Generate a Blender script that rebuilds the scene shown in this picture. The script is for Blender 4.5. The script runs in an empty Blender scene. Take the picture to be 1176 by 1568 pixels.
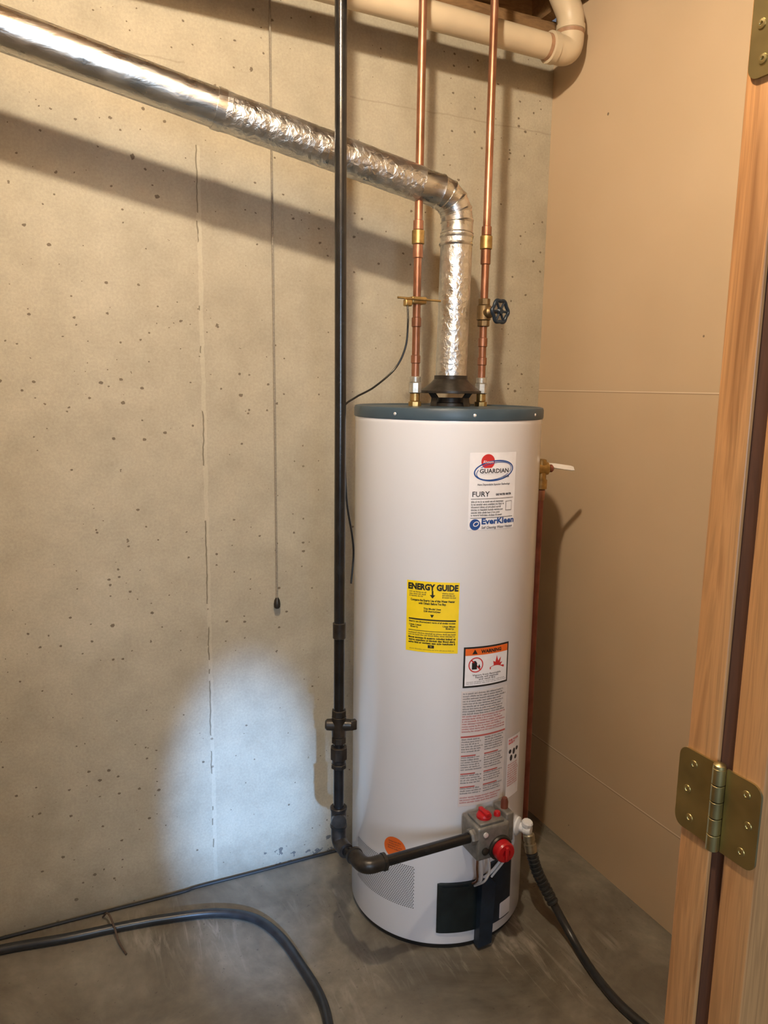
import bpy, bmesh, math, random
from mathutils import Vector, Matrix
random.seed(7)
S=bpy.context.scene
COL=S.collection
S.view_settings.view_transform='Standard'
S.view_settings.look='None'

# ---------------------------------------------------------------- helpers
def link(o,parent=None):
    COL.objects.link(o)
    if parent is not None: o.parent=parent
    return o
def empty(name):
    o=bpy.data.objects.new(name,None); o.empty_display_size=.05
    return link(o)
def mesh_obj(name,verts,faces,mat,parent=None,smooth=False,sharp=None):
    me=bpy.data.meshes.new(name); me.from_pydata([tuple(v) for v in verts],[],faces); me.update()
    bm=bmesh.new(); bm.from_mesh(me); bmesh.ops.recalc_face_normals(bm,faces=bm.faces)
    bm.to_mesh(me); bm.free()
    if mat is not None: me.materials.append(mat)
    if smooth:
        for p in me.polygons: p.use_smooth=True
        me.set_sharp_from_angle(angle=math.radians(sharp or 40))
    o=bpy.data.objects.new(name,me)
    return link(o,parent)
def box(name,lo,hi,mat,parent=None,bevel=0,seg=2):
    x0,y0,z0=lo;x1,y1,z1=hi
    v=[(x0,y0,z0),(x1,y0,z0),(x1,y1,z0),(x0,y1,z0),(x0,y0,z1),(x1,y0,z1),(x1,y1,z1),(x0,y1,z1)]
    f=[(0,3,2,1),(4,5,6,7),(0,1,5,4),(1,2,6,5),(2,3,7,6),(3,0,4,7)]
    o=mesh_obj(name,v,f,mat,parent)
    if bevel:
        me=o.data; bm=bmesh.new(); bm.from_mesh(me)
        bmesh.ops.bevel(bm,geom=bm.edges[:],offset=bevel,segments=seg,affect='EDGES',profile=.5)
        bm.to_mesh(me); bm.free()
        for p in me.polygons: p.use_smooth=True
        me.set_sharp_from_angle(angle=math.radians(50))
    return o
def frame(axis):
    a=Vector(axis).normalized()
    u=a.orthogonal().normalized() if abs(a.z)<.999 else Vector((1,0,0))
    if abs(a.z)<.999:
        u=Vector((0,0,1)).cross(a).normalized()
    w=a.cross(u)
    return a,u,w
def lathe(name,prof,base,axis,mat,parent=None,seg=48,sharp=35,closed=True,poly=False):
    """prof: list of (radius, distance along axis)"""
    a,u,w=frame(axis); base=Vector(base); V=[];F=[]
    for r,h in prof:
        for i in range(seg):
            t=2*math.pi*i/seg
            V.append(base+a*h+u*(r*math.cos(t))+w*(r*math.sin(t)))
    n=len(prof)
    for j in range(n-1):
        for i in range(seg):
            k=(i+1)%seg
            F.append((j*seg+i,j*seg+k,(j+1)*seg+k,(j+1)*seg+i))
    if closed:
        F.append(tuple(range(seg))); F.append(tuple((n-1)*seg+i for i in range(seg)))
    return mesh_obj(name,V,F,mat,parent,smooth=not poly,sharp=sharp)
def cr(pts,n=10):
    P=[Vector(p) for p in pts]; P=[2*P[0]-P[1]]+P+[2*P[-1]-P[-2]]; out=[]
    for i in range(1,len(P)-2):
        for k in range(n):
            t=k/n
            out.append(.5*((2*P[i])+(P[i+1]-P[i-1])*t+(2*P[i-1]-5*P[i]+4*P[i+1]-P[i+2])*t*t+(3*P[i]-P[i-1]-3*P[i+1]+P[i+2])*t**3))
    out.append(P[-2]); return out
def fillet(pts,rad,n=8):
    P=[Vector(p) for p in pts]; out=[P[0]]
    for i in range(1,len(P)-1):
        a=(P[i-1]-P[i]); b=(P[i+1]-P[i]); d=min(rad,a.length*.49,b.length*.49)
        A=P[i]+a.normalized()*d; B=P[i]+b.normalized()*d
        for k in range(n+1):
            t=k/n; out.append((1-t)**2*A+2*t*(1-t)*P[i]+t*t*B)
    out.append(P[-1]); return out
def tube(name,pts,r,mat,parent=None,seg=20,radf=None,sharp=40):
    P=[Vector(p) for p in pts]; n=len(P); V=[];F=[]
    T=[]
    for i in range(n):
        d=(P[min(i+1,n-1)]-P[max(i-1,0)]).normalized(); T.append(d)
    u=T[0].orthogonal().normalized()
    for i in range(n):
        u=(u-T[i]*u.dot(T[i])).normalized(); w=T[i].cross(u)
        rr=r if radf is None else radf(i/(n-1))*r
        for k in range(seg):
            t=2*math.pi*k/seg; V.append(P[i]+u*(rr*math.cos(t))+w*(rr*math.sin(t)))
    for j in range(n-1):
        for i in range(seg):
            k=(i+1)%seg; F.append((j*seg+i,j*seg+k,(j+1)*seg+k,(j+1)*seg+i))
    F.append(tuple(range(seg))); F.append(tuple((n-1)*seg+i for i in range(seg)))
    return mesh_obj(name,V,F,mat,parent,smooth=True,sharp=sharp)

# ---------------------------------------------------------------- materials
def newmat(name):
    m=bpy.data.materials.new(name); m.use_nodes=True; nt=m.node_tree
    b=nt.nodes['Principled BSDF']; return m,nt,b
def N(nt,t,**k):
    n=nt.nodes.new(t)
    for a,v in k.items(): setattr(n,a,v)
    return n
def mapping(nt,scale=(1,1,1)):
    tc=N(nt,'ShaderNodeTexCoord'); mp=N(nt,'ShaderNodeMapping'); mp.inputs['Scale'].default_value=scale
    nt.links.new(tc.outputs['Object'],mp.inputs['Vector']); return mp.outputs[0]
def noise(nt,vec,scale,detail=4,rough=.55,dist=0):
    n=N(nt,'ShaderNodeTexNoise'); n.inputs['Scale'].default_value=scale; n.inputs['Detail'].default_value=detail
    n.inputs['Roughness'].default_value=rough; n.inputs['Distortion'].default_value=dist
    nt.links.new(vec,n.inputs['Vector']); return n.outputs['Fac']
def ramp(nt,fac,stops):
    r=N(nt,'ShaderNodeValToRGB'); e=r.color_ramp.elements
    while len(e)>1: e.remove(e[-1])
    e[0].position=stops[0][0]; e[0].color=(*stops[0][1],1)
    for p,c in stops[1:]:
        x=e.new(p); x.color=(*c,1)
    nt.links.new(fac,r.inputs[0]); return r.outputs[0]
def g(v): return (v,v,v)
def mix(nt,fac,a,b,mode='MIX'):
    m=N(nt,'ShaderNodeMix',data_type='RGBA',blend_type=mode)
    for s,v in ((0,fac),(6,a),(7,b)):
        if isinstance(v,(int,float)): m.inputs[s].default_value=v
        elif isinstance(v,tuple): m.inputs[s].default_value=(*v,1) if len(v)==3 else v
        else: nt.links.new(v,m.inputs[s])
    return m.outputs[2]
def math_(nt,op,a,b=None,c=None):
    m=N(nt,'ShaderNodeMath',operation=op)
    for i,v in enumerate((a,b,c)):
        if v is None: continue
        if isinstance(v,(int,float)): m.inputs[i].default_value=v
        else: nt.links.new(v,m.inputs[i])
    return m.outputs[0]
def bump(nt,b,h,strength=.3,dist=.002):
    n=N(nt,'ShaderNodeBump'); n.inputs['Strength'].default_value=strength; n.inputs['Distance'].default_value=dist
    nt.links.new(h,n.inputs['Height']); nt.links.new(n.outputs[0],b.inputs['Normal'])
def simple(name,col,rough=.5,metal=0,var=.12,nscale=30,bmp=0,bscale=200,coat=0):
    m,nt,b=newmat(name); v=mapping(nt)
    f=noise(nt,v,nscale,2)
    c=ramp(nt,f,[(.3,tuple(x*(1-var) for x in col)),(.7,tuple(min(1,x*(1+var)) for x in col))])
    nt.links.new(c,b.inputs['Base Color']); b.inputs['Roughness'].default_value=rough; b.inputs['Metallic'].default_value=metal
    if coat: b.inputs['Coat Weight'].default_value=coat; b.inputs['Coat Roughness'].default_value=.08
    if bmp: bump(nt,b,noise(nt,v,bscale,2),bmp,.001)
    return m

def m_concrete_wall():
    m,nt,b=newmat('poured_concrete_wall'); v=mapping(nt)
    a=noise(nt,v,1.6,5,.6); c1=ramp(nt,a,[(.3,(.345,.305,.228)),(.55,(.40,.36,.275)),(.75,(.445,.405,.315))])
    f2=noise(nt,v,9,6,.65); c=mix(nt,.40,c1,ramp(nt,f2,[(.3,g(.36)),(.5,g(.5)),(.7,g(.62))]),'OVERLAY')
    fine=noise(nt,v,150,2,.7); c=mix(nt,.30,c,ramp(nt,fine,[(.25,g(.33)),(.7,g(.64))]),'OVERLAY')
    clus=ramp(nt,noise(nt,v,2.3,2),[(.38,g(.35)),(.62,g(1.0))])
    wob=math_(nt,'MULTIPLY',math_(nt,'SUBTRACT',noise(nt,v,200,1),.5),.18)
    holes=None
    for sc,thr,pw,st in ((19,.11,2.4,(1,1,.7)),(47,.23,2.0,(.8,1,1))):
        wv=mapping(nt,st)
        vo=N(nt,'ShaderNodeTexVoronoi'); vo.inputs['Scale'].default_value=sc; nt.links.new(wv,vo.inputs['Vector'])
        sep=N(nt,'ShaderNodeSeparateColor'); nt.links.new(vo.outputs['Color'],sep.inputs[0])
        sz=math_(nt,'MULTIPLY',math_(nt,'MULTIPLY',math_(nt,'POWER',sep.outputs[0],pw),thr),clus)
        d=math_(nt,'ADD',vo.outputs['Distance'],wob)
        h=math_(nt,'LESS_THAN',d,sz)
        holes=h if holes is None else math_(nt,'MAXIMUM',holes,h)
    c=mix(nt,math_(nt,'MULTIPLY',holes,.8),c,(.09,.062,.036))
    tc=N(nt,'ShaderNodeTexCoord'); sp=N(nt,'ShaderNodeSeparateXYZ'); nt.links.new(tc.outputs['Object'],sp.inputs[0])
    X,Z=sp.outputs[0],sp.outputs[2]
    wobx=math_(nt,'MULTIPLY',math_(nt,'SUBTRACT',noise(nt,v,25,2),.5),.010)
    def seam(c0,at,w):
        return math_(nt,'LESS_THAN',math_(nt,'ABSOLUTE',math_(nt,'ADD',math_(nt,'SUBTRACT',c0,at),wobx)),w)
    patt=math_(nt,'GREATER_THAN',noise(nt,v,9.6,2),.50)
    low=math_(nt,'LESS_THAN',Z,2.15)
    s1=math_(nt,'MULTIPLY',math_(nt,'MULTIPLY',seam(X,.422,.0018),patt),low)
    s1b=math_(nt,'MULTIPLY',seam(X,.426,.006),low)
    s2=math_(nt,'MULTIPLY',seam(Z,2.337,.0022),math_(nt,'GREATER_THAN',X,.86))
    s3=math_(nt,'MULTIPLY',seam(Z,2.345,.0022),math_(nt,'LESS_THAN',X,.40))
    c=mix(nt,math_(nt,'MULTIPLY',s1b,.18),c,(.66,.60,.47))
    c=mix(nt,math_(nt,'MULTIPLY',s1,.75),c,(.10,.08,.05))
    c=mix(nt,math_(nt,'MULTIPLY',math_(nt,'MAXIMUM',s2,s3),.35),c,(.22,.19,.14))
    c=mix(nt,ramp(nt,noise(nt,mapping(nt,(2.2,2,.9)),1.4,4,.6),[(.56,g(0)),(.72,g(.28))]),c,(.29,.245,.165))
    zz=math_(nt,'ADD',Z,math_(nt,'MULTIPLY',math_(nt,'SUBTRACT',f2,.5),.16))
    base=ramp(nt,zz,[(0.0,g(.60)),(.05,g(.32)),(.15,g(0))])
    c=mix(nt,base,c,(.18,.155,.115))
    bs=math_(nt,'MULTIPLY',math_(nt,'LESS_THAN',Z,.06),math_(nt,'GREATER_THAN',noise(nt,v,30,3,.7),.585))
    bs=math_(nt,'MULTIPLY',bs,math_(nt,'LESS_THAN',math_(nt,'ABSOLUTE',math_(nt,'SUBTRACT',X,.70)),.12))
    c=mix(nt,math_(nt,'MULTIPLY',bs,.75),c,(.06,.06,.065))
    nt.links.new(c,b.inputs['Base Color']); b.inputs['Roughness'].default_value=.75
    b.inputs['Specular IOR Level'].default_value=.3
    hh=math_(nt,'ADD',math_(nt,'MULTIPLY',noise(nt,v,14,4,.65),.6),math_(nt,'MULTIPLY',fine,.12))
    bump(nt,b,hh,.5,.004)
    return m
def m_drywall():
    m,nt,b=newmat('drywall_panels'); v=mapping(nt)
    c=ramp(nt,noise(nt,v,1.3,3),[(.3,(.49,.365,.235)),(.7,(.575,.435,.29))])
    tc=N(nt,'ShaderNodeTexCoord'); sp=N(nt,'ShaderNodeSeparateXYZ'); nt.links.new(tc.outputs['Object'],sp.inputs[0])
    Z=sp.outputs[2]
    def seam(at,w): return math_(nt,'LESS_THAN',math_(nt,'ABSOLUTE',math_(nt,'SUBTRACT',Z,at)),w)
    s=math_(nt,'MAXIMUM',seam(1.523,.0014),seam(.302,.0020))
    sh=math_(nt,'MAXIMUM',seam(1.5200,.0013),seam(.2985,.0016))
    c=mix(nt,math_(nt,'MULTIPLY',s,.6),c,(.82,.72,.57)); c=mix(nt,math_(nt,'MULTIPLY',sh,.55),c,(.20,.135,.08))
    vo=N(nt,'ShaderNodeTexVoronoi'); vo.inputs['Scale'].default_value=5.5; nt.links.new(v,vo.inputs['Vector'])
    fl=math_(nt,'LESS_THAN',vo.outputs['Distance'],.024)
    c=mix(nt,math_(nt,'MULTIPLY',fl,.8),c,(.10,.07,.05))
    nt.links.new(c,b.inputs['Base Color']); b.inputs['Roughness'].default_value=.5
    b.inputs['Specular IOR Level'].default_value=.4
    return m
def m_floor():
    m,nt,b=newmat('concrete_floor'); v=mapping(nt)
    c=ramp(nt,noise(nt,v,2.4,6,.66,.5),[(.30,(.080,.068,.050)),(.5,(.150,.133,.102)),(.70,(.245,.222,.175))])
    f=noise(nt,v,20,5,.72); c=mix(nt,.5,c,ramp(nt,f,[(.3,g(.32)),(.5,g(.5)),(.7,g(.68))]),'OVERLAY')
    # pale broom strokes: curved, broken, only in patches
    st=noise(nt,mapping(nt,(34,5,1)),1.0,4,.6,1.2)
    regm=ramp(nt,noise(nt,v,2.9,2,.5),[(.50,g(0)),(.64,g(1))])
    stm=ramp(nt,st,[(.50,g(0)),(.68,g(1))])
    k=mix(nt,1.0,stm,regm,'MULTIPLY')
    kk=N(nt,'ShaderNodeRGBToBW'); nt.links.new(k,kk.inputs[0])
    c=mix(nt,math_(nt,'MULTIPLY',kk.outputs[0],.42),c,(.42,.39,.33))
    spk=math_(nt,'GREATER_THAN',noise(nt,v,70,2,.6),.70)
    c=mix(nt,math_(nt,'MULTIPLY',spk,.55),c,(.045,.038,.03))
    nt.links.new(c,b.inputs['Base Color'])
    nt.links.new(ramp(nt,f,[(.3,g(.5)),(.7,g(.75))]),b.inputs['Roughness'])
    bump(nt,b,f,.22,.003)
    return m
def m_wood(name,dark,light,sc=(22,22,1.1),rough=.42):
    m,nt,b=newmat(name); v=mapping(nt,sc)
    f=noise(nt,v,2.0,4,.65,.6); f2=noise(nt,mapping(nt,(sc[0]*5,sc[1]*5,sc[2]*1.5)),2.5,2,.6)
    c=ramp(nt,f,[(.3,dark),(.48,light),(.55,tuple(x*.78 for x in light)),(.62,light),(.75,tuple(x*.85 for x in light))])
    c=mix(nt,.35,c,ramp(nt,f2,[(.3,g(.36)),(.65,g(.58))]),'OVERLAY')
    nt.links.new(c,b.inputs['Base Color']); b.inputs['Roughness'].default_value=rough
    return m
def m_foil(name,col,rough,strength,scale,stretch=(1,1,1)):
    m,nt,b=newmat(name); v=mapping(nt,stretch)
    f=noise(nt,v,scale,3,.6,.8)
    vo=N(nt,'ShaderNodeTexVoronoi'); vo.inputs['Scale'].default_value=scale*1.3; nt.links.new(v,vo.inputs['Vector'])
    c=ramp(nt,f,[(.3,tuple(x*.8 for x in col)),(.7,col)])
    nt.links.new(c,b.inputs['Base Color']); b.inputs['Metallic'].default_value=1
    nt.links.new(ramp(nt,noise(nt,v,18,2),[(.3,g(rough*.8)),(.7,g(rough*1.4))]),b.inputs['Roughness'])
    bump(nt,b,math_(nt,'ADD',f,math_(nt,'MULTIPLY',vo.outputs['Distance'],.5)),strength,.004)
    return m
def m_copper():
    m,nt,b=newmat('aged_copper'); v=mapping(nt,(1,1,.35))
    c=ramp(nt,noise(nt,v,14,4,.7),[(.3,(.16,.075,.042)),(.5,(.34,.155,.09)),(.68,(.54,.28,.185))])
    nt.links.new(c,b.inputs['Base Color']); b.inputs['Metallic'].default_value=.85; b.inputs['Roughness'].default_value=.40
    return m
CW=m_concrete_wall(); DW=m_drywall(); FL=m_floor()
PINE=m_wood('pine_trim',(.26,.11,.036),(.49,.235,.085))
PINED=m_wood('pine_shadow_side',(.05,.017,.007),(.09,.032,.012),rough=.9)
JOIST=m_wood('joist_wood',(.14,.075,.03),(.26,.15,.065),sc=(3,3,14),rough=.8)
FOIL=m_foil('foil_tape',(.76,.75,.71),.32,.72,58)
GALV=m_foil('galvanised_steel',(.70,.69,.65),.27,.22,18,(1,3,3))
COP=m_copper()
COPR=simple('red_copper',(.26,.085,.055),.4,.5,.25,20)
BRASS=simple('brass',(.46,.31,.12),.38,.9,.25,60)
BRASSD=simple('hinge_brass',(.50,.41,.19),.36,1,.18,25,.1,60)
SOLDER=simple('dielectric_union',(.50,.48,.42),.40,.75,.25,60)
BLK=simple('black_iron_pipe',(.012,.012,.012),.22,.1,.4,25,.15,150)
BLKF=simple('black_iron_fitting',(.028,.023,.018),.38,.3,.5,40,.4,120)
RUB=simple('black_rubber',(.018,.020,.022),.34,0,.3,30,.1,80)
DKBL=simple('dark_plastic_cover',(.008,.014,.016),.35,0,.3,25,.1,60)
NAVY=simple('navy_tape',(.010,.020,.036),.45,0,.3,25,.3,60)
WHITE=simple('white_enamel',(.92,.92,.955),.22,0,.012,3,0,0,.5)
WPL=simple('white_plastic',(.75,.76,.78),.4,0,.04)
LID=simple('slate_lid',(.042,.072,.10),.40,0,.12,12)
PVC=simple('aged_pvc',(.56,.46,.32),.42,0,.1,8)
PVCM=simple('pvc_primer',(.38,.22,.13),.5,0,.25,30)
GREY=simple('valve_cast_grey',(.22,.215,.20),.48,.55,.2,50,.3,200)
RED=simple('red_knob',(.42,.008,.012),.32,0,.1)
STEEL=simple('bright_steel',(.90,.90,.92),.22,.5,.05)
BLUEW=simple('blue_black_wheel',(.012,.022,.036),.35,.2,.2)
STR=simple('grey_string',(.24,.21,.165),.9,0,.2,200)
def flat(name,col,rough=.5): return simple(name,col,rough,0,.03,40)
L_WH=flat('label_white',(.84,.84,.89),.45); L_YE=flat('label_yellow',(.92,.67,.010),.5); L_BK=flat('label_black',(.012,.012,.012))
L_TXT=flat('label_ink',(.03,.03,.04)); L_TXG=flat('label_grey_ink',(.13,.13,.13)); L_RED=flat('label_red',(.58,.03,.03)); L_OR=flat('label_orange',(.80,.15,.02))
L_BL=flat('label_blue',(.015,.07,.28)); L_GR=flat('label_offwhite',(.66,.63,.64)); L_PK=flat('label_red_ink',(.50,.11,.10))

# ---------------------------------------------------------------- room
WY=2.1264; WX=1.5589; ZC=2.90
box('floor',(-1.8,-2.6,-.10),(1.75,2.3,0),FL)
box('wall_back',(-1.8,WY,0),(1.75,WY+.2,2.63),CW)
box('wall_right',(WX,.535,0),(WX+.15,WY,ZC),DW)
box('wall_left',(-1.8,.535,0),(-1.65,WY,ZC),DW)
fx0,fx1=-.20,.62
wf=empty('wall_front')
box('panel_right',(fx1,.495,0),(WX+.15,.53,ZC),DW,wf)
box('panel_left',(-1.8,.495,0),(fx0-.02,.53,ZC),DW,wf)
box('panel_header',(fx0-.02,.495,2.08),(fx1,.53,ZC),DW,wf)
box('ceiling',(-1.8,.495,ZC),(1.75,2.33,ZC+.04),JOIST)
j=empty('ceiling_joists')
for i,x in enumerate((-1.35,-.94,-.53,-.12,.29,.70,1.11,1.50)):
    box('joist_%d'%i,(x,.531,2.665),(x+.038,WY+.05,ZC),JOIST,j)
box('sill_plate',(-1.8,WY-.0,2.63),(1.5589,WY+.14,2.668),JOIST,j)
box('rim_board',(-1.8,WY+.05,2.668),(1.5589,WY+.09,ZC),JOIST,j)
tr=empty('trim_1')
box('hinge_jamb',(.600,.492,0),(.6195,.530,2.06),PINE,tr,.0015)
box('gap_shade_strip',(.6040,.4750,0),(.66,.4915,2.06),PINED,tr)  # dark filler between jamb and door; the gap's shade is in its colour
box('strike_jamb',(-.2195,.492,0),(-.20,.530,2.06),PINE,tr,.0015)
box('head_jamb',(-.20,.492,2.04),(.60,.530,2.06),PINE,tr,.0015)
dr=empty('door_1')
box('slab',(.600,.438,.012),(1.36,.4745,2.03),PINE,dr,.0015)
for x0,x1,z0,z1 in ((.72,1.24,.22,.95),(.72,1.24,1.1,1.88)):
    box('raised_panel',(x0,.433,z0),(x1,.438,z1),PINE,dr,.002)
lathe('door_knob',[(.014,0),(.014,.03),(.027,.04),(.03,.055),(.02,.068),(.0,.07)],(1.30,.438,.96),(0,-1,0),BRASSD,dr,32)
def leaf(par,y0,y1,zc,side):
    h=.0445; r=.011; X=.5975
    yo,yi=(y1,y0) if side>0 else (y0,y1)
    sgn=1 if side>0 else -1
    pts=[(yi,-h)]
    for k in range(7):
        a=-math.pi/2+k/6*math.pi/2; pts.append((yo-sgn*r+sgn*r*math.cos(a),-h+r+r*math.sin(a)))
    for k in range(7):
        a=k/6*math.pi/2; pts.append((yo-sgn*r+sgn*r*math.cos(a),h-r+r*math.sin(a)))
    pts.append((yi,h))
    n=len(pts)
    V=[(X,p[0],zc+p[1]) for p in pts]+[(X+.0024,p[0],zc+p[1]) for p in pts]
    F=[tuple(range(n)),tuple(range(n,2*n))]+[(i,(i+1)%n,n+(i+1)%n,n+i) for i in range(n)]
    mesh_obj('leaf',V,F,BRASSD,par)
    for dz,dy in ((-.030,.6),(0,.28),(.030,.6)):
        yy=yi+(yo-yi)*(1-dy if dz==0 else dy)
        lathe('screw',[(.0045,0),(.0042,.0008),(.002,.0012),(.0016,.0003),(0,.0003)],(X,yy,zc+dz),(-1,0,0),BRASSD,par,16)
for zc,ye in ((1.118,.537),(1.848,.5265),(.22,.535)):
    hg=empty('door_hinge')
    leaf(hg,.489,ye,zc,1); leaf(hg,.438,.478,zc,-1)
    for k in range(5):
        lathe('knuckle',[(.0058,.0006),(.0064,.0012),(.0064,.0170),(.0058,.0176)],(.5935,.4835,zc-.0445+k*.0178),(0,0,1),BRASSD,hg,20)
    lathe('pin_cap',[(.0062,0),(.006,.003),(.003,.005)],(.5935,.4835,zc+.0445),(0,0,1),BRASSD,hg,20)

# ---------------------------------------------------------------- water heater
TX,TY,R=1.0336,1.8201,.2555
wh=empty('water_heater')
lathe('base_ring',[(.235,0.0),(.246,.001),(.249,.006),(.249,.024),(.24,.028)],(TX,TY,0),(0,0,1),L_BK,wh,96)
lathe('tank_jacket',[(.24,.016),(.2535,.018),(R,.022),(R,1.435),(.2565,1.437),(.2565,1.448),(.24,1.449)],(TX,TY,0),(0,0,1),WHITE,wh,160,30)
lathe('lid',[(.25,1.4485),(.2585,1.449),(.2592,1.453),(.2592,1.470),(.257,1.4765),(.251,1.4785),(.246,1.4775),(.243,1.475),(.12,1.477),(0.001,1.478)],(TX,TY,0),(0,0,1),LID,wh,160,50)
def cyl(s,z,off=.001):
    a=s/R; return (TX+(R+off)*math.sin(a), TY-(R+off)*math.cos(a), z)
def rad(th): return math.radians(th)*R
def patch(name,s0,s1,z0,z1,mat,off=.0006,nz=1):
    n=max(2,int(abs(s1-s0)/.004)); V=[];F=[]
    for i in range(n+1):
        s=s0+(s1-s0)*i/n
        V+= [cyl(s,z0,off),cyl(s,z1,off)]
    for i in range(n): F.append((2*i,2*i+2,2*i+3,2*i+1))
    o=mesh_obj(name,V,F,mat,wh,smooth=True); return o
def disc(name,s,z,rx,rz,mat,off=.0008,inner=None,n=40,tilt=0):
    V=[];F=[]
    ct,st=math.cos(tilt),math.sin(tilt)
    def pt(a,kx,kz):
        x,y=kx*math.cos(a),kz*math.sin(a); return cyl(s+x*ct-y*st,z+x*st+y*ct,off)
    if inner is None:
        rings=[1,.66,.33]
        for rr in rings:
            for i in range(n): V.append(pt(2*math.pi*i/n,rx*rr,rz*rr))
        V.append(cyl(s,z,off))
        for j in range(2):
            for i in range(n): k=(i+1)%n; F.append((j*n+i,j*n+k,(j+1)*n+k,(j+1)*n+i))
        for i in range(n): F.append((2*n+i,2*n+(i+1)%n,3*n))
    else:
        for i in range(n): V.append(pt(2*math.pi*i/n,rx,rz))
        for i in range(n): V.append(pt(2*math.pi*i/n,rx-inner,rz-inner))
        for i in range(n): k=(i+1)%n; F.append((i,k,n+k,n+i))
    return mesh_obj(name,V,F,mat,wh,smooth=True)
dg=bpy.context.evaluated_depsgraph_get
def text(name,body,s,z,size,mat,off=.0012,align='LEFT',width=None,bold=0,line=1.0,shear=0):
    c=bpy.data.curves.new(name,'FONT'); c.body=body; c.size=size; c.align_x=align; c.space_line=line; c.offset=bold; c.shear=shear; c.resolution_u=2
    o=bpy.data.objects.new(name+'_tmp',c); COL.objects.link(o); bpy.context.view_layer.update()
    me=bpy.data.meshes.new_from_object(o.evaluated_get(dg()))
    bpy.data.objects.remove(o)
    xs=[v.co.x for v in me.vertices]
    if not xs: return
    k=1.0
    if width: k=width/(max(xs)-min(xs))
    for v in me.vertices:
        v.co=Vector(cyl(s+v.co.x*k,z+v.co.y,off))
    me.materials.clear(); me.materials.append(mat)
    ob=bpy.data.objects.new(name,me); link(ob,wh); return ob
def gib(lines,chars):
    out=[]
    for _ in range(lines):
        l=''
        while len(l)<chars: l+=''.join(random.choice('aeionrstlmhdcu') for _ in range(random.randint(2,8)))+' '
        out.append(l[:chars])
    return '\n'.join(out)
# maker sticker
s0,s1=rad(-16.7),rad(13.3)
patch('maker_label',s0,s1,1.178,1.371,L_WH)
disc('red_roundel',rad(-6),1.349,.0185,.0185,L_RED,.0009)
text('roundel_text','Rheem',rad(-6),1.345,.010,L_WH,.0013,'CENTER',None,0,1,.3)
disc('swoosh_a',rad(-1.6),1.326,.057,.026,L_BL,.0010,.0035,tilt=.10)
disc('swoosh_b',rad(-1.6),1.325,.051,.0215,L_BL,.00105,.0018,tilt=.16)
patch('swoosh_gap',rad(-11.6),rad(8.4),1.318,1.333,L_WH,.0011)
text('series_text','GUARDIAN',rad(-1.6),1.3205,.0150,L_TXT,.0014,'CENTER',.083,.0004)
text('series_text2','SYSTEM',rad(6),1.3085,.0055,L_TXT,.0014,'CENTER',None,.0001)
text('tagline','New Dependable Superior Technology',rad(-1.6),1.290,.0066,L_TXT,.0014,'CENTER',.094,.0001,1,.3)
text('name_text','FURY',rad(-15),1.262,.0185,L_TXT,.0014,'LEFT',.046,.0002)
text('name_text2','GAS WATER HEATER',rad(-.5),1.264,.0068,L_TXT,.0014,'LEFT',.048,.0003)
patch('rule',rad(-15.5),rad(12),1.2555,1.2569,L_TXG,.0011)
text('spec_text',gib(6,36),rad(-15.3),1.247,.0072,L_TXG,.0012,'LEFT',.092,.0002,.95)
patch('spec_box',rad(6.5),rad(11),1.224,1.248,L_TXG,.0013); patch('spec_box_in',rad(6.8),rad(10.7),1.2252,1.2468,L_WH,.0015)
patch('rule2',rad(-15.5),rad(12),1.2075,1.2089,L_TXG,.0011)
disc('globe',rad(-12.6),1.1915,.014,.014,L_BL,.0010); disc('globe_glint',rad(-12.0),1.193,.008,.006,L_WH,.0012,.002,tilt=.5)
text('clean_text','EverKleen',rad(-9),1.1925,.0205,L_BL,.0014,'LEFT',.098,.0007)
text('clean_text2','Self Cleaning Water Heaters',rad(-9),1.1805,.0092,L_TXT,.0014,'LEFT',.094,.0001,1,.3)
# energy label
patch('energy_label',rad(-50.6),rad(-20.2),.856,1.043,L_YE)
ec=rad(-35.4); ew=rad(30.4)
text('energy_title','ENERGY GUIDE',ec,1.0215,.0215,L_BK,.0012,'CENTER',ew*.95,.0011)
mesh_obj('energy_arrow',[cyl(ec-.002,1.020,.0012),cyl(ec+.002,1.020,.0012),cyl(ec+.002,1.009,.0012),cyl(ec+.007,1.009,.0012),cyl(ec,1.0,.0012),cyl(ec-.007,1.009,.0012),cyl(ec-.002,1.009,.0012)],[(0,1,2,3,4,5,6)],L_BK,wh)
text('energy_s1',gib(3,20),rad(-49),1.013,.0054,L_TXT,.0012,'LEFT',.045,.0001)
text('energy_s2',gib(3,16),rad(-30),1.013,.0054,L_TXT,.0012,'LEFT',.035,.0001)
text('energy_h','Compare the Energy Use of this Water Heater\nwith Others Before You Buy.',ec,.991,.0078,L_BK,.0012,'CENTER',ew*.84,.0003)
text('energy_m','This Model Uses\n238 therms/year',ec,.970,.0066,L_BK,.0012,'CENTER',None,.0002)
mesh_obj('energy_tri',[cyl(ec-.005,.957,.0012),cyl(ec+.005,.957,.0012),cyl(ec,.949,.0012)],[(0,1,2)],L_BK,wh)
patch('energy_bar',ec-ew*.45,ec+ew*.45,.941,.9445,L_BK,.0011)
text('energy_sc','Energy use (therms/year) range of all similar models',ec,.9345,.0056,L_BK,.0012,'CENTER',ew*.88,.0002)
text('energy_sc2','Uses Least                          Uses Most\nEnergy                                  Energy',ec,.926,.0056,L_BK,.0012,'CENTER',ew*.88,.0002)
patch('energy_bar2',ec-ew*.45,ec+ew*.45,.912,.9134,L_BK,.0011)
text('energy_b',gib(2,54),ec,.905,.0054,L_TXT,.0012,'CENTER',ew*.9,.0001)
text('energy_c',gib(3,40),ec,.892,.0066,L_BK,.0012,'CENTER',ew*.9,.0003)
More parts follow.
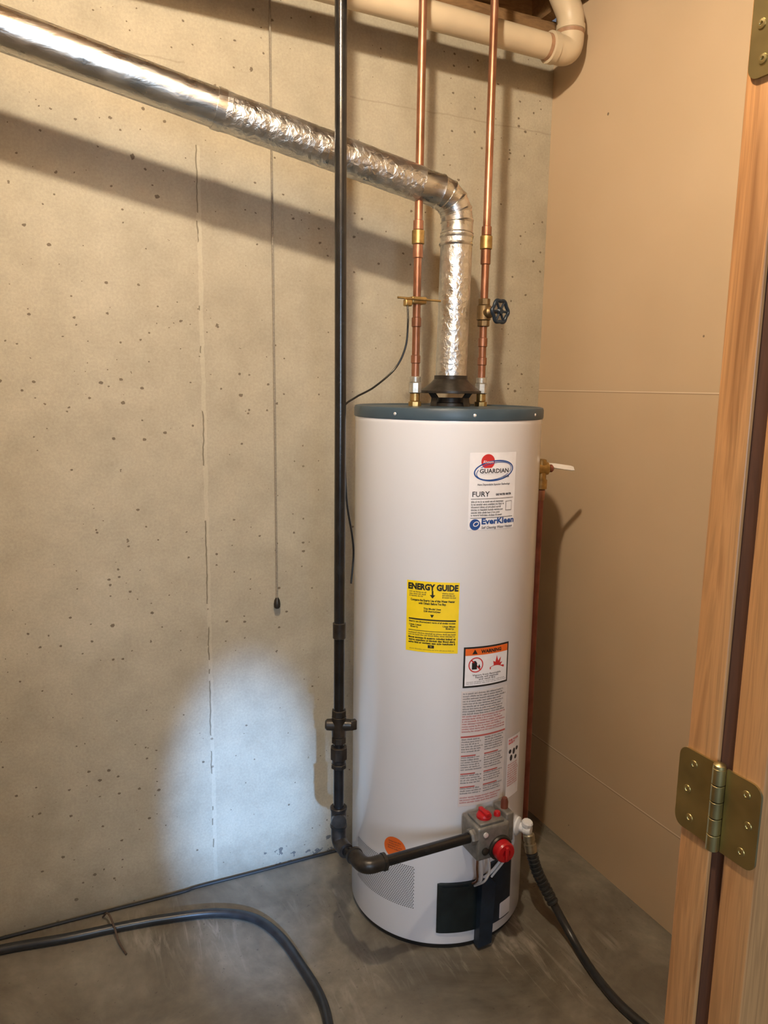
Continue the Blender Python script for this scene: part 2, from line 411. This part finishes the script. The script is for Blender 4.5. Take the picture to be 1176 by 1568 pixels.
patch('energy_logo',ec-.009,ec+.007,.868,.876,L_BK,.0011); text('energy_logo_t','IIII',ec-.001,.8705,.005,L_YE,.0013,'CENTER')
text('energy_d',gib(1,50),ec,.862,.0045,L_TXT,.0012,'CENTER',ew*.85)
# warning label
a0,a1=rad(-16.6),rad(13.8)
patch('warning_border',a0,a1,.762,.872,L_BK); patch('warning_field',a0+.0045,a1-.0045,.767,.8675,L_WH,.0009)
patch('warning_header',a0+.0045,a1-.0045,.849,.8675,L_OR,.0011)
text('warning_text','WARNING',rad(1),.8535,.0125,L_BK,.0014,'CENTER',.062,.0006)
mesh_obj('warning_tri',[cyl(rad(-11.5),.8525,.0014),cyl(rad(-8.2),.8525,.0014),cyl(rad(-9.85),.8650,.0014)],[(0,1,2)],L_BK,wh)
disc('prohibit_ring',rad(-9),.823,.0205,.0205,L_RED,.0012,.003)
pc=rad(-9)
can=[(-.011,.811),(.003,.811),(.003,.828),(-.001,.834),(-.006,.834),(-.011,.829)]
mesh_obj('fuel_can_icon',[cyl(pc+a,b,.0012) for a,b in can],[tuple(range(len(can)))],L_BK,wh)
drop=[(.007,.812),(.011,.812),(.0125,.817),(.009,.825),(.0055,.817)]
mesh_obj('fuel_drop_icon',[cyl(pc+a,b,.0012) for a,b in drop],[tuple(range(len(drop)))],L_BK,wh)
mesh_obj('prohibit_bar',[cyl(rad(-9)-.0155,.837,.0015),cyl(rad(-9)-.0125,.839,.0015),cyl(rad(-9)+.0155,.809,.0015),cyl(rad(-9)+.0125,.807,.0015)],[(0,1,2,3)],L_RED,wh)
fx=rad(5)
fl=[(-.022,.806),(.024,.806),(.024,.812),(.012,.813),(.018,.822),(.010,.820),(.013,.836),(.004,.826),(-.001,.842),(-.005,.824),(-.012,.828),(-.010,.816),(-.022,.812)]
mesh_obj('flame_icon',[cyl(fx+a,b,.0012) for a,b in fl],[tuple(range(len(fl)))],L_RED,wh)
text('warning_small','Vapors from flammable\nliquids will explode\nand catch fire',rad(-1.4),.793,.0066,L_TXT,.0012,'CENTER',.085,.0001,.9)
text('warning_small2',gib(2,46),rad(-14.5),.776,.0046,L_TXT,.0012,'LEFT',.118,0)
# long instruction label
b0,b1=rad(-17.2),rad(14.2)
patch('instruction_label',b0,b1,.429,.752,L_GR)
text('instr_1',gib(9,48),b0+.004,.744,.0068,L_TXG,.0012,'LEFT',.130,.0001,1.03)
text('instr_2',gib(7,46),b0+.004,.681,.0068,L_PK,.0012,'LEFT',.130,.0001,1.03)
patch('instr_bar',b0+.002,b1-.002,.624,.6285,L_PK,.0011)
for cx,w in ((b0+.004,.060),(b0+.070,.062)):
    for k,zz in enumerate((.617,.566,.515,.478)):
        n=(6,6,4,3)[k]
        text('instr_col',gib(n,22),cx,zz,.0065,L_TXG,.0012,'LEFT',w,.0001,1.05)
for zz in (.572,.521,.4835): 
    patch('instr_head',b0+.004,b0+.045,zz-.001,zz+.0025,L_PK,.0011); patch('instr_head',b0+.07,b0+.115,zz-.001,zz+.0025,L_PK,.0011)
text('instr_3',gib(3,42),b0+.004,.452,.0070,L_PK,.0012,'LEFT',.125,.0001,1.0)
c0,c1=rad(17),rad(31)
patch('lighting_label',c0,c1,.415,.593,L_WH)
text('light_h','FOR YOUR\nSAFETY',c0+.004,.582,.008,L_RED,.0012,'LEFT',.045,.0003)
for k,(dx,dz) in enumerate(((.012,.552),(.03,.548),(.045,.552),(.018,.532),(.04,.528))):
    disc('pictogram',c0+dx,dz,.006,.006+.003*(k%2),L_TXT,.0012)
text('light_t',gib(10,18),c0+.004,.512,.0068,L_PK,.0012,'LEFT',.052,.0001)
disc('orange_sticker',rad(-55.5),.284,.034,.032,L_OR,.0009)
text('orange_text',gib(4,14),rad(-55.5),.300,.007,L_TXT,.0012,'CENTER',.045)
# perforated air inlet
V=[];F=[]
r_,n_=.0019,7
row=0; z=.120
while z<.246:
    s=rad(-91)+(.003 if row%2 else 0)
    while s<rad(-42):
        b=len(V)
        for i in range(n_): V.append(cyl(s+r_*math.cos(2*math.pi*i/n_),z+r_*math.sin(2*math.pi*i/n_),.0006))
        F.append(tuple(range(b,b+n_)))
        s+=.006
    z+=.0053; row+=1
mesh_obj('air_inlet_perforation',V,F,L_TXG,wh)
def cpanel(name,th0,th1,z0,z1,mat,t=.006,off=0.0):
    s0,s1=rad(th0),rad(th1); n=14; V=[];F=[]
    for i in range(n+1):
        s=s0+(s1-s0)*i/n; e=.0025 if i in (0,n) else 0
        V+=[cyl(s,z0+e,off),cyl(s,z0+.0025,off+t-e*.6),cyl(s,z1-.0025,off+t-e*.6),cyl(s,z1-e,off)]
    for i in range(n):
        for k in range(3): F.append((4*i+k,4*i+4+k,4*i+5+k,4*i+1+k))
    F.append((0,1,2,3)); F.append((4*n,4*n+1,4*n+2,4*n+3))
    return mesh_obj(name,V,F,mat,wh,smooth=True,sharp=30)
cpanel('outer_door',-28,-1.5,.056,.206,DKBL,.007)
cpanel('inner_shield',6,26,.050,.245,NAVY,.005)
cpanel('shield_label',15,25.5,.056,.105,L_WH,.0012,.0052)
cpanel('door_handle_pad',-25,-9,.185,.200,DKBL,.010)
fo=[(-.022,.012),(.02,.016),(.024,.20),(.010,.215),(-.020,.212)]
V=[(TX+.006+a,TY-R-.010-(.014 if b<.1 else .018),b) for a,b in fo]+[(TX+.006+a,TY-R+.002,b) for a,b in fo]
n=5; F=[tuple(range(n)),tuple(range(n,2*n))]+[(i,(i+1)%n,n+(i+1)%n,n+i) for i in range(n)]
o=mesh_obj('folded_flap',V,F,NAVY,wh)
# draft hood
HX,HY=1.0395,1.8201
lathe('hood_collar',[(.05,1.476),(.055,1.477),(.055,1.486),(.046,1.488),(.044,1.50)],(HX,HY,0),(0,0,1),BLKF,wh,48)
lathe('hood_cone',[(.079,1.512),(.084,1.513),(.084,1.519),(.078,1.522),(.055,1.540),(.046,1.550),(.0455,1.560),(.040,1.560)],(HX,HY,0),(0,0,1),BLKF,wh,64,25)
for k in range(4):
    a=math.radians(15+90*k); ca,sa=math.cos(a),math.sin(a)
    V=[];w=.011
    for rr,zz in ((.062,1.476),(.058,1.500),(.072,1.515)):
        for t in (-1,1):
            for dr_ in (0,.003):
                V.append((HX+(rr+dr_)*ca-t*w*sa,HY+(rr+dr_)*sa+t*w*ca,zz))
    F=[]
    for q in (0,4):
        F+=[(q,q+2,q+6,q+4),(q+1,q+3,q+7,q+5),(q,q+1,q+5,q+4),(q+2,q+3,q+7,q+6)]
    mesh_obj('hood_leg',V,F,BLKF,wh)
for th in (-60,-15,30,75):
    a=math.radians(th); lathe('lid_screw',[(.004,0),(.004,.001),(.002,.0025),(0,.0026)],(TX+.2585*math.sin(a),TY-.2585*math.cos(a),1.462),(math.sin(a),-math.cos(a),0),STEEL,wh,14)
# gas control valve
gv=wh
box('control_body',(.962,1.478,.325),(1.060,1.562,.418),GREY,gv,.008,3)
box('control_side_block',(1.055,1.490,.350),(1.080,1.555,.432),GREY,gv,.005)
box('control_top_plate',(.972,1.484,.416),(1.045,1.548,.426),GREY,gv,.003)
lathe('control_inlet_boss',[(.021,0),(.021,.012),(.019,.018)],(.966,1.50,.387),(-1,0,0),GREY,gv,8,poly=True)
lathe('dial_base',[(.034,0),(.034,.006),(.031,.010)],(1.030,1.480,.352),(0,-1,0),BLKF,gv,40)
lathe('temperature_dial',[(.027,0),(.027,.018),(.024,.023),(.012,.024),(.010,.020),(0,.020)],(1.030,1.470,.352),(0,-1,0),RED,gv,24,25)
box('dial_grip',(1.025,1.440,.332),(1.035,1.450,.372),RED,gv,.003)
lathe('gas_knob',[(.020,0),(.020,.008),(.017,.013),(.006,.014)],(1.000,1.512,.424),(0,0,1),RED,gv,20,25)
box('gas_knob_grip',(.994,1.492,.434),(1.006,1.532,.445),RED,gv,.002)
lathe('pilot_button',[(.009,0),(.009,.010),(.007,.013)],(1.036,1.505,.424),(0,0,1),RED,gv,20)
lathe('pressure_cap',[(.010,0),(.010,.02),(.007,.03)],(1.068,1.520,.430),(0,0,1),COPR,gv,20)
lathe('piezo_screw',[(.010,0),(.010,.004),(.006,.006),(0,.006)],(.985,1.478,.352),(0,-1,0),BLKF,gv,16)
lathe('piezo_screw_b',[(.007,0),(.007,.003),(.004,.004),(0,.004)],(.985,1.478,.398),(0,-1,0),STEEL,gv,16)
tube('burner_tube',cr([(.996,1.515,.330),(.998,1.512,.29),(1.004,1.522,.24),(1.012,1.555,.205)],8),.0055,STEEL,gv,14)
tube('pilot_tube',cr([(1.012,1.51,.330),(1.016,1.50,.28),(1.010,1.51,.24),(1.004,1.55,.20)],8),.0032,STEEL,gv,12)
tube('thermocouple',cr([(.984,1.51,.330),(.980,1.505,.29),(.992,1.52,.24),(1.0,1.555,.205)],8),.0028,COP,gv,12)
tube('white_wire',cr([(1.075,1.53,.36),(1.115,1.545,.33),(1.12,1.55,.29),(1.085,1.545,.26),(1.05,1.545,.23),(1.03,1.56,.205)],10),.0042,WPL,gv,12)
tube('white_wire_b',cr([(1.075,1.52,.345),(1.098,1.53,.31),(1.085,1.53,.27),(1.05,1.54,.22)],10),.003,WPL,gv,12)
# drain valve
thd=math.radians(34); dn=Vector((math.sin(thd),-math.cos(thd),0)); dp=Vector((TX,TY,.300))+dn*R
lathe('drain_escutcheon',[(.026,-.001),(.026,.004),(.015,.010)],dp,dn,WPL,wh,32)
lathe('drain_body',[(.013,.0),(.013,.02),(.016,.022),(.016,.036),(.012,.042)],dp,dn,WPL,wh,24)
lathe('drain_handle',[(.007,0),(.007,.010),(.016,.012),(.016,.022),(.013,.026)],dp+dn*.026,(0.1,-.2,1),WPL,wh,10,poly=True)
# relief valve
tha=math.radians(80); tn=Vector((math.sin(tha),-math.cos(tha),0)); tp=Vector((TX,TY,1.300))+tn*(R)
lathe('tp_escutcheon',[(.040,-.008),(.040,.002),(.036,.006),(.014,.008)],tp,tn,WPL,wh,40)
lathe('tp_stem',[(.013,0),(.013,.018),(.019,.018),(.019,.054),(.014,.058)],tp,tn,BRASS,wh,12)
lathe('tp_bonnet',[(.016,-.004),(.016,.014),(.013,.026),(.006,.028)],tp+tn*.036,(0,0,1),BRASS,wh,16)
tj=tp+tn*.036
lathe('tp_outlet',[(.0145,0),(.0145,.026),(.018,.026),(.018,.052),(.011,.056)],tj+Vector((0,0,-.006)),(0,0,-1),BRASS,wh,16)
lathe('tp_pilot_cap',[(.0115,0),(.0115,.014),(.008,.018)],tj+tn*.018,tn,COPR,wh,16)
V=[];L0=tj+tn*.020+Vector((0,0,.010)); L1=tj+tn*.104+Vector((0,0,-.002))
sd=Vector((-tn.y,tn.x,0)); ud=(Vector((0,0,1))*.8+sd*.6).normalized(); nd=(L1-L0).normalized().cross(ud).normalized()
for p,w,t in ((L0,.0065,.002),(L0.lerp(L1,.3),.008,.002),(L0.lerp(L1,.9),.008,.0015),(L1,.006,.0012)):
    for a in (-1,1):
        for b in (-1,1): V.append(p+ud*w*a+nd*(t*b))
F=[]
for q in (0,4,8): F+=[(q,q+1,q+5,q+4),(q+2,q+3,q+7,q+6),(q,q+2,q+6,q+4),(q+1,q+3,q+7,q+5)]
F+=[(0,1,3,2),(12,13,15,14)]
mesh_obj('tp_lever',V,F,STEEL,wh)
dp_=empty('relief_discharge_pipe')
px,py=tj.x,tj.y
tube('pipe',[(px,py,1.235),(px,py,.8),(px,py,.13)],.0105,COPR,dp_)
lathe('adapter',[(.0135,0),(.0135,.022),(.0115,.03)],(px,py,1.238),(0,0,-1),COP,dp_,20)

# ---------------------------------------------------------------- flue duct
fd=empty('flue_duct')
def dz(x): return 2.2235-.193*x
ang=math.atan(.193)
def ring_path(x0,x1,n): return [(x0+(x1-x0)*i/n,TY,dz(x0+(x1-x0)*i/n)) for i in range(n+1)]
tube('galvanised_run',ring_path(-1.66,.42,20),.0425,GALV,fd,64)
tube('foil_run',ring_path(.41,.93,60),.0435,FOIL,fd,64,radf=lambda t:1+.012*math.sin(60*t)*math.sin(23*t))
tube('seam_band',ring_path(.405,.425,4),.0455,GALV,fd,64)
tube('seam_band_b',ring_path(-.30,-.28,4),.0445,GALV,fd,64)
Rb=.072
d1=Vector((math.cos(ang),0,-math.sin(ang)))
d2=Vector((0,0,-1))
corner=Vector((HX+.006,TY,dz(HX+.006)))
tot=math.acos(d1.dot(d2)); tl=Rb*math.tan(tot/2)
A=corner-d1*tl
nrm=Vector((math.cos(ang+math.pi/2),0,-math.sin(ang+math.pi/2)))
ctr=A+nrm*Rb
P=[A-d1*(A.x-.925)/d1.x]
G=4
for k in range(G+1):
    a=tot*k/G
    P.append(ctr-nrm*Rb*math.cos(a)+d1*Rb*math.sin(a))
P.append(P[-1]+Vector((0,0,-.03)))
Q=[];rf=[]
for i in range(len(P)-1):
    a,b=Vector(P[i]),Vector(P[i+1])
    for t in (.0,.12,.5,.88):
        Q.append(a.lerp(b,t)); rf.append(1.055 if t==0 and i>0 else (1.0 if t!=.0 else 1.03))
Q.append(Vector(P[-1])); rf.append(1.05)
tube('elbow',Q,.0420,GALV,fd,48,radf=lambda t:rf[int(round(t*(len(Q)-1)))],sharp=20)
ez=P[-1].z; ex=P[-1].x
tube('vertical_foil',[(ex+(HX-ex)*i/40,TY,ez+(1.558-ez)*i/40) for i in range(41)],.0425,FOIL,fd,64,radf=lambda t:1+.010*math.sin(50*t)*math.sin(19*t+1))
lathe('collar_band',[(.044,0),(.0455,.004),(.044,.008)],(ex,TY,ez-.012),(0,0,1),GALV,fd,48)
lathe('collar_band_b',[(.044,0),(.0455,.004),(.044,.008)],(ex-.002,TY,1.90),(0,0,1),GALV,fd,48)

# ---------------------------------------------------------------- copper water lines
def fitting(par,x,z0,z1,r,mat,y=TY,seg=24):
    e=.0015
    lathe('coupling',[(r-.002,z0),(r,z0+e),(r,z1-e),(r-.002,z1)],(x,y,0),(0,0,1),mat,par,seg)
def waterline(x):
    w=empty('copper_water_pipe')
    tube('pipe',[(x,TY,1.50),(x,TY,2.0),(x,TY,2.72)],.0105,COP,w)
    fitting(w,x,1.476,1.490,.018,BRASS,seg=8)
    fitting(w,x,1.490,1.512,.0135,BRASS)
    fitting(w,x,1.512,1.540,.0175,SOLDER,seg=8)
    fitting(w,x,1.540,1.556,.0145,SOLDER)
    fitting(w,x,1.590,1.612,.0128,COP)
    return w
w1=waterline(.930)
fitting(w1,.930,1.895,1.930,.0165,BRASS); fitting(w1,.930,1.93,1.955,.0135,COP); fitting(w1,.930,1.86,1.895,.0135,COP)
fitting(w1,.930,1.685,1.71,.0128,COP)
box('ground_clamp',(.908,1.803,1.743),(.952,1.838,1.762),BRASS,w1,.004)
tube('clamp_screw',[(.866,1.805,1.756),(.985,1.79,1.752)],.003,BRASS,w1,10)
box('clamp_lug',(.885,1.795,1.735),(.905,1.812,1.752),BRASS,w1,.003)
w2=waterline(1.138)
fitting(w2,1.138,1.90,1.935,.0165,BRASS); fitting(w2,1.138,1.935,1.96,.0135,COP); fitting(w2,1.138,1.86,1.90,.0135,COP)
fitting(w2,1.138,1.64,1.665,.0128,COP)
gvv=w2
GB=simple('gate_valve_bronze',(.20,.13,.06),.42,.8,.3,40)
fitting(gvv,1.138,1.695,1.712,.017,GB,seg=8); fitting(gvv,1.138,1.712,1.752,.0195,GB); fitting(gvv,1.138,1.752,1.770,.017,GB,seg=8)
ax=Vector((.22,-.975,.0)).normalized(); b0_=Vector((1.138,TY,1.732))
lathe('gate_bonnet',[(.015,.0),(.015,.026),(.010,.032),(.005,.034),(.005,.066)],b0_,ax,GB,gvv,16)
a_,u_,w_=frame(ax); hc=b0_+ax*.062
HR=.029
pts=[hc+u_*(HR*(1+.07*math.cos(6*t))*math.cos(t))+w_*(HR*(1+.07*math.cos(6*t))*math.sin(t)) for t in [2*math.pi*i/72 for i in range(73)]]
tube('handwheel_rim',pts,.0050,BLUEW,gvv,12)
lathe('handwheel_hub',[(.010,-.004),(.011,.0),(.007,.006)],hc,ax,BLUEW,gvv,16)
for k in range(6):
    t=math.pi/3*k; tube('handwheel_spoke',[hc,hc+u_*(HR*math.cos(t))+w_*(HR*math.sin(t))],.0035,BLUEW,gvv,8)
bw=empty('bonding_wire')
tube('wire',cr([(.893,1.80,1.742),(.890,1.79,1.69),(.884,1.79,1.63),(.860,1.80,1.575),(.80,1.80,1.526),(.745,1.79,1.500),(.700,1.76,1.475),(.672,1.70,1.42),(.662,1.655,1.34),(.664,1.645,1.25),(.680,1.65,1.17),(.686,1.655,1.12),(.678,1.65,1.05)],10),.0026,BLK,bw,10)

# ---------------------------------------------------------------- gas pipe
gp=empty('gas_pipe'); GX,GY=.636,1.62
tube('riser',[(GX-.004,GY,2.72),(GX,GY,1.5),(GX,GY,.44)],.0132,BLK,gp,24)
def gfit(z0,z1,r,seg=24,m=BLKF): fitting(gp,GX,z0,z1,r,m,GY,seg)
gfit(.925,.965,.0160)
gfit(.725,.742,.0185,8); gfit(.672,.725,.018); gfit(.655,.672,.0185,8)
lathe('cock_stem',[(.010,-.034),(.014,-.03),(.016,0),(.014,.03),(.010,.034)],(GX,GY,.702),(.908,-.42,0),BLKF,gp,20)
box('cock_tee_head',(GX+.022,GY-.022,.690),(GX+.040,GY-.008,.716),BLKF,gp,.003)
gfit(.60,.612,.017); gfit(.612,.645,.0215,8); gfit(.588,.600,.0195,8)
gfit(.435,.475,.0195); gfit(.475,.483,.0215); gfit(.427,.435,.0215)
lathe('tee_branch',[(.016,0),(.0185,.012),(.0185,.024)],(GX,GY,.455),(-.3,-.9,0),BLKF,gp,20)
tube('bottom_elbow',fillet([(GX,GY,.44),(GX,GY,.386),(GX+.003,GY-.045,.386)],.03),.019,BLKF,gp,24)
tube('offset_nipple',[(GX+.001,GY-.03,.386),(.655,1.53,.385)],.0132,BLK,gp,20)
tube('corner_elbow',fillet([(.651,1.552,.385),(.657,1.50,.384),(.710,1.50,.385)],.03),.0195,BLKF,gp,24)
tube('supply_arm',[(.70,1.50,.385),(.83,1.50,.386),(.965,1.50,.387)],.0132,BLK,gp,24)
lathe('elbow_lip',[(.0215,0),(.0215,.008)],(.704,1.50,.385),(1,0,0),BLKF,gp,24)
lathe('elbow_lip_b',[(.0215,0),(.0215,.008)],(.6515,1.556,.385),(0,-1,0),BLKF,gp,24)

# ---------------------------------------------------------------- pvc drain
pv=empty('pvc_drain_pipe')
tube('run',[(-1.62,1.95,2.545),(.5,1.95,2.52),(1.44,1.95,2.503)],.0345,PVC,pv,32)
el=fillet([(1.415,1.95,2.5035),(1.482,1.95,2.502),(1.482,1.95,2.565)],.055,10)
tube('elbow',el,.0395,PVC,pv,32)
lathe('elbow_socket',[(.038,0),(.0425,.002),(.0425,.022),(.038,.024)],(1.405,1.95,2.5036),(1,0,0),PVC,pv,32)
lathe('primer_ring',[(.0352,0),(.0352,.012)],(1.393,1.95,2.5038),(1,0,0),PVCM,pv,32)
tube('upper_elbow',fillet([(1.482,1.95,2.553),(1.482,1.95,2.60),(1.44,1.95,2.66)],.035,8),.0385,PVC,pv,32)
tube('stack',[(1.45,1.95,2.645),(1.40,1.95,2.72),(1.33,1.95,2.82)],.0345,PVC,pv,32)
lathe('socket_ring',[(.038,0),(.042,.002),(.042,.016),(.038,.018)],(1.482,1.95,2.557),(0,0,1),PVC,pv,32)
lathe('primer_ring_b',[(.0402,0),(.0402,.010)],(1.482,1.95,2.547),(0,0,1),PVCM,pv,32)

# ---------------------------------------------------------------- pull string
ps=empty('pull_string')
tube('cord',[(.622,2.108,2.70),(.624,2.108,1.8),(.626,2.108,.895)],.0030,STR,ps,8)
lathe('fob',[(.004,.897),(.008,.890),(.010,.878),(.0095,.868),(.006,.864)],(.626,2.108,0),(0,0,1),BLKF,ps,20)

# ---------------------------------------------------------------- hoses
gh=empty('garden_hose')
st=dp+dn*.034+Vector((0,0,-.012))
sv=Vector((1.2025,1.566,.222))
lathe('brass_coupling',[(.013,0),(.0165,.003),(.0165,.020),(.013,.022),(.013,.028),(.017,.030),(.017,.052),(.012,.056)],st,(sv-st),simple('coupling_metal',(.42,.38,.28),.35,.9,.2,60),gh,20)
end=st+(sv-st).normalized()*.05
path=cr([end,(1.213,1.557,.185),(1.233,1.540,.135),(1.256,1.508,.075),(1.266,1.455,.030),(1.258,1.39,.014),(1.246,1.31,.012),(1.243,1.22,.012),(1.262,1.12,.012),(1.31,1.00,.012),(1.37,.84,.012)],10)
tube('hose',path,.0115,RUB,gh,20)
def ribs(t): return 1.0+.16*(1 if int(t*24)%2 else 0)
rp=path[:28]; dense=[]
for i in range(len(rp)-1):
    for k in range(4): dense.append(Vector(rp[i]).lerp(Vector(rp[i+1]),k/4))
tube('strain_relief',dense,.0145,RUB,gh,20,radf=ribs,sharp=20)
g2=empty('garden_hose')
tube('hose',cr([(-.62,2.05,.013),(-.40,2.07,.013),(-.172,2.058,.013),(-.01,2.033,.013),(.108,2.022,.013),(.248,2.003,.013),(.391,1.967,.013),(.485,1.903,.013),(.534,1.80,.013),(.556,1.664,.013),(.565,1.566,.013),(.556,1.48,.013),(.52,1.36,.013),(.42,1.22,.013),(.25,1.1,.013)],12),.0125,RUB,g2,20)
cb=empty('floor_cable')
tube('cable',cr([(-1.2,2.112,.006),(-.6,2.115,.006),(.0,2.112,.006),(.30,2.108,.006),(.37,2.114,.006),(.55,2.112,.006),(.75,2.114,.006),(.95,2.112,.006)],10),.0045,L_BK,cb,8)
tw=empty('twig')
tube('stick',cr([(.092,2.090,.006),(.104,2.062,.034),(.114,2.01,.034),(.124,1.96,.012),(.138,1.915,.004)],6),.0028,simple('twig_bark',(.07,.045,.03),.8),tw,8)

# ---------------------------------------------------------------- light bulb
lb=empty('light_bulb')
BX,BYY,BZ=.225,.70,2.635
m,nt,b=newmat('bulb_glow'); b.inputs['Emission Color'].default_value=(1,.855,.655,1); b.inputs['Emission Strength'].default_value=2750
nz=noise(nt,mapping(nt),4,1); nt.links.new(ramp(nt,nz,[(0,g(.88)),(1,g(.92))]),b.inputs['Base Color'])
lathe('bulb_glass',[(.001,-.032),(.012,-.030),(.022,-.022),(.029,-.010),(.031,.002),(.027,.016),(.018,.030),(.015,.038)],(BX,BYY,BZ),(0,0,1),m,lb,32)
lathe('socket',[(.017,.038),(.021,.040),(.024,.07),(.045,.074),(.045,.082)],(BX,BYY,BZ),(0,0,1),WPL,lb,32)
box('fixture_board',(BX-.25,BYY-.06,BZ+.082),(BX+.062,BYY+.06,BZ+.10),JOIST,lb,.002)

def spot(name,loc,tgt,e,ang,blend,col,size,scale=(1,1,1)):
    l=bpy.data.lights.new(name,'SPOT'); l.energy=e; l.spot_size=math.radians(ang); l.spot_blend=blend; l.color=col; l.shadow_soft_size=size
    o=bpy.data.objects.new(name,l); o.location=loc; o.rotation_euler=(Vector(tgt)-Vector(loc)).to_track_quat('-Z','Y').to_euler(); o.scale=scale
    return link(o)
spot('wall_patch_spot',(-.10,-1.1,1.35),(.53,2.12,.24),1150,14.0,.95,(.27,.52,1.0),.02,(.70,1.3,1))  # added spot that makes the bluish pool of light low on the back wall
al=bpy.data.lights.new('doorway_daylight','AREA'); al.shape='RECTANGLE'; al.size=.7; al.size_y=1.0; al.energy=42; al.color=(.64,.80,1.0)
ao=bpy.data.objects.new('doorway_daylight',al); ao.location=(-.35,-1.6,1.7); ao.rotation_euler=(Vector((.9,1.8,1.0))-Vector(ao.location)).to_track_quat('-Z','Y').to_euler(); link(ao)

w=bpy.data.worlds.new('World'); S.world=w; w.use_nodes=True
bg=w.node_tree.nodes['Background']; bg.inputs[0].default_value=(.75,.82,1,1); bg.inputs[1].default_value=.18

# ---------------------------------------------------------------- camera
f,p,yaw,roll=1146.0,.1671,.4338,.0143
h=Vector((math.sin(yaw),math.cos(yaw),0)); Rt=Vector((math.cos(yaw),-math.sin(yaw),0)); zz=Vector((0,0,1))
Fw=math.cos(p)*h-math.sin(p)*zz; U=math.sin(p)*h+math.cos(p)*zz
R2=math.cos(roll)*Rt+math.sin(roll)*U; U2=-math.sin(roll)*Rt+math.cos(roll)*U
cd=bpy.data.cameras.new('camera'); cd.sensor_fit='HORIZONTAL'; cd.sensor_width=36; cd.lens=f/1176*36; cd.clip_start=.02
cam=bpy.data.objects.new('camera',cd); link(cam)
M=Matrix((( R2.x,U2.x,-Fw.x,0),(R2.y,U2.y,-Fw.y,0),(R2.z,U2.z,-Fw.z,1.53),(0,0,0,1)))
cam.matrix_world=M
S.camera=cam
